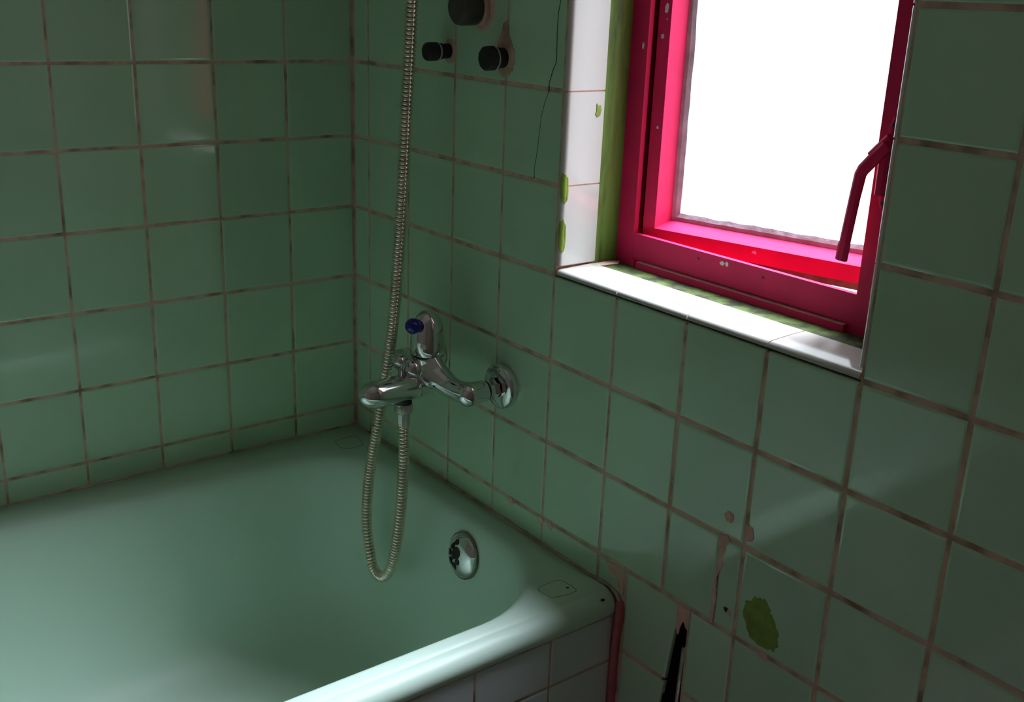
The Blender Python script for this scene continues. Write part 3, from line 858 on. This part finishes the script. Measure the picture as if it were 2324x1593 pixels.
obj('cap_stud', g_.v, g_.f, 'steel', cap)

# ================================================================== SHOWER HOSE
hose = empty('shower_hose', (0.37, -0.145, -1.155))
tag(hose, 'ribbed metal shower hose hanging in a loop from the tap', 'hose')
g_ = G().lathe([(0.0150, 0.0), (0.0170, -0.002), (0.0170, -0.0165), (0.0145, -0.019)], c=(XM, OY, -0.7400), n=32)
nut = obj('knurled_nut', g_.v, g_.f, 'steel', hose, smooth=True)
g_ = G()
for k in range(32):
    a = 2 * math.pi * k / 32
    c = Vector((XM + 0.0170 * math.cos(a), OY + 0.0170 * math.sin(a), -0.7420))
    g_.tube([c, c + Vector((0, 0, -0.0135))], 0.0009, 5)
obj('knurling', g_.v, g_.f, 'steel', nut)
g_ = G().lathe([(0.0108, 0.0), (0.0116, -0.003), (0.0116, -0.022), (0.0108, -0.024), (0.0108, -0.031)], c=(XM, OY, -0.757), n=8)
obj('hose_ferrule', g_.v, g_.f, 'steel', hose)
PTS = [(XM, OY, -0.784), (0.4388, -0.1465, -0.8626), (0.423, -0.145, -0.9919), (0.3954, -0.142, -1.0937), (0.3718, -0.14, -1.1359), (0.3423, -0.138, -1.1594), (0.3122, -0.136, -1.1611), (0.2945, -0.135, -1.1400), (0.2755, -0.134, -1.0593), (0.2875, -0.134, -0.9534), (0.3233, -0.134, -0.8239), (0.352, -0.134, -0.7127), (0.3729, -0.132, -0.618), (0.3894, -0.13, -0.4861), (0.4017, -0.128, -0.3376), (0.4113, -0.125, -0.1675), (0.4188, -0.122, -0.0218), (0.425, -0.120, 0.12), (0.425, -0.119, 0.23)]
pitch = 0.0074
fine = catmull(PTS, pitch / 8)
RI = [0.0086, 0.0103, 0.0110, 0.0113, 0.0113, 0.0110, 0.0103, 0.0086]
g_ = G().tube(fine, [RI[i % 8] for i in range(len(fine))], 16)
rt = obj('ribbed_tube', g_.v, g_.f, 'hose', hose, smooth=True)
rt.data.materials.append(M['groove_shade'])
for pl in rt.data.polygons:
    if pl.index < (len(fine) - 1) * 16 and (pl.index // 16) % 8 == 7: pl.material_index = 1
E2 = fine[-1]
g_ = G().lathe([(0.0115, 0.0), (0.0125, 0.01), (0.0125, 0.03), (0.0135, 0.05), (0.0140, 0.13), (0.0150, 0.18)], c=(E2.x, E2.y, E2.z), d=(0, -0.12, 1), n=20)
g_.lathe([(0.012, -0.01), (0.036, 0.004), (0.040, 0.014), (0.038, 0.018)], c=(E2.x, E2.y - 0.035, E2.z + 0.195), d=(0, -0.9, -0.35), n=28)
obj('hand_shower', g_.v, g_.f, 'chrome', hose, smooth=True)
g_ = G().lathe([(0.026, 0.0), (0.026, 0.008), (0.012, 0.012), (0.012, 0.088)], c=(E2.x, 0.0, E2.z + 0.05), d=(0, -1, 0), n=24)
g_.lathe([(0.0195, -0.014), (0.0195, 0.014)], c=(E2.x, E2.y - 0.006, E2.z + 0.05), n=24)
obj('wall_bracket', g_.v, g_.f, 'chrome', hose, smooth=True)

# ================================================================== CAPPED PIPE STUBS
def stub(label, x, z, r_cap, length, cap_mat, seed, big=False):
    t_ = empty('pipe_stub', (x, -length / 2, z - r_cap))
    tag(t_, label, 'pipe stub', 'blanked-off pipe stubs above the tap')
    d = (0, -1, -0.03)
    c = (x, 0.0, z)
    if big:
        g_ = G().lathe([(r_cap * .98, length * .22), (r_cap, length * .3), (r_cap * 1.01, length * .75), (r_cap * .96, length * .9), (r_cap * .80, length * .985), (r_cap * .5, length), (0.0, length)], c=c, d=d, n=40)
        obj('cap', g_.v, g_.f, cap_mat, t_, smooth=True)
        g_ = G().lathe([(r_cap * 1.05, -0.002), (r_cap * 1.03, length * .08), (r_cap * .97, length * .25)], c=c, d=d, n=32)
        obj('plaster_collar', g_.v, g_.f, 'pink_grout', t_, smooth=True)
    else:
        g_ = G().lathe([(r_cap * .80, -0.002), (r_cap * .80, length * .30), (r_cap * .86, length * .32), (r_cap * .86, length * .52)], c=c, d=d, n=24)
        obj('threaded_nipple', g_.v, g_.f, 'black', t_, smooth=True)
        g_ = G().lathe([(r_cap * .90, length * .46), (r_cap * .97, length * .49), (r_cap * .97, length * .53), (r_cap * .9, length * .55)], c=c, d=d, n=24)
        obj('thread_tape', g_.v, g_.f, 'tape', t_, smooth=True)
        g_ = G().lathe([(r_cap * .95, length * .54), (r_cap, length * .57), (r_cap, length * .92), (r_cap * .9, length * .985), (r_cap * .6, length), (0.0, length)], c=c, d=d, n=10 if seed == 2 else 28)
        obj('cap', g_.v, g_.f, cap_mat, t_, smooth=seed != 2)
    daub('wall_scar', disc_poly((x + r_cap * .25, z + (0.0 if big else -.001)), r_cap * (1.25 if big else 1.35), 12, 1.05), mapR, wall_right, 'pink_grout' if big else 'grout', 0.0008, 90 + seed, jag=r_cap * .12)
    if seed == 2:
        daub('wall_scar', [(x - r_cap, z + .012), (x - r_cap * .5, z + .040), (x + r_cap * .2, z + .062), (x + r_cap * .9, z + .035), (x + r_cap, z + .01)], mapR, wall_right, 'grout', 0.0005, 98, jag=.003)
    return t_
stub('large dark brown capped pipe stub, topmost of three above the tap', 0.4470, -0.0300, 0.0300, 0.052, 'dark_cap', 0, True)
stub('small black capped pipe stub nearest the shower hose', 0.3530, -0.1090, 0.0165, 0.050, 'black', 1)
stub('black capped pipe stub nearest the window, wrapped with white tape', 0.5180, -0.1100, 0.0210, 0.040, 'black', 2)
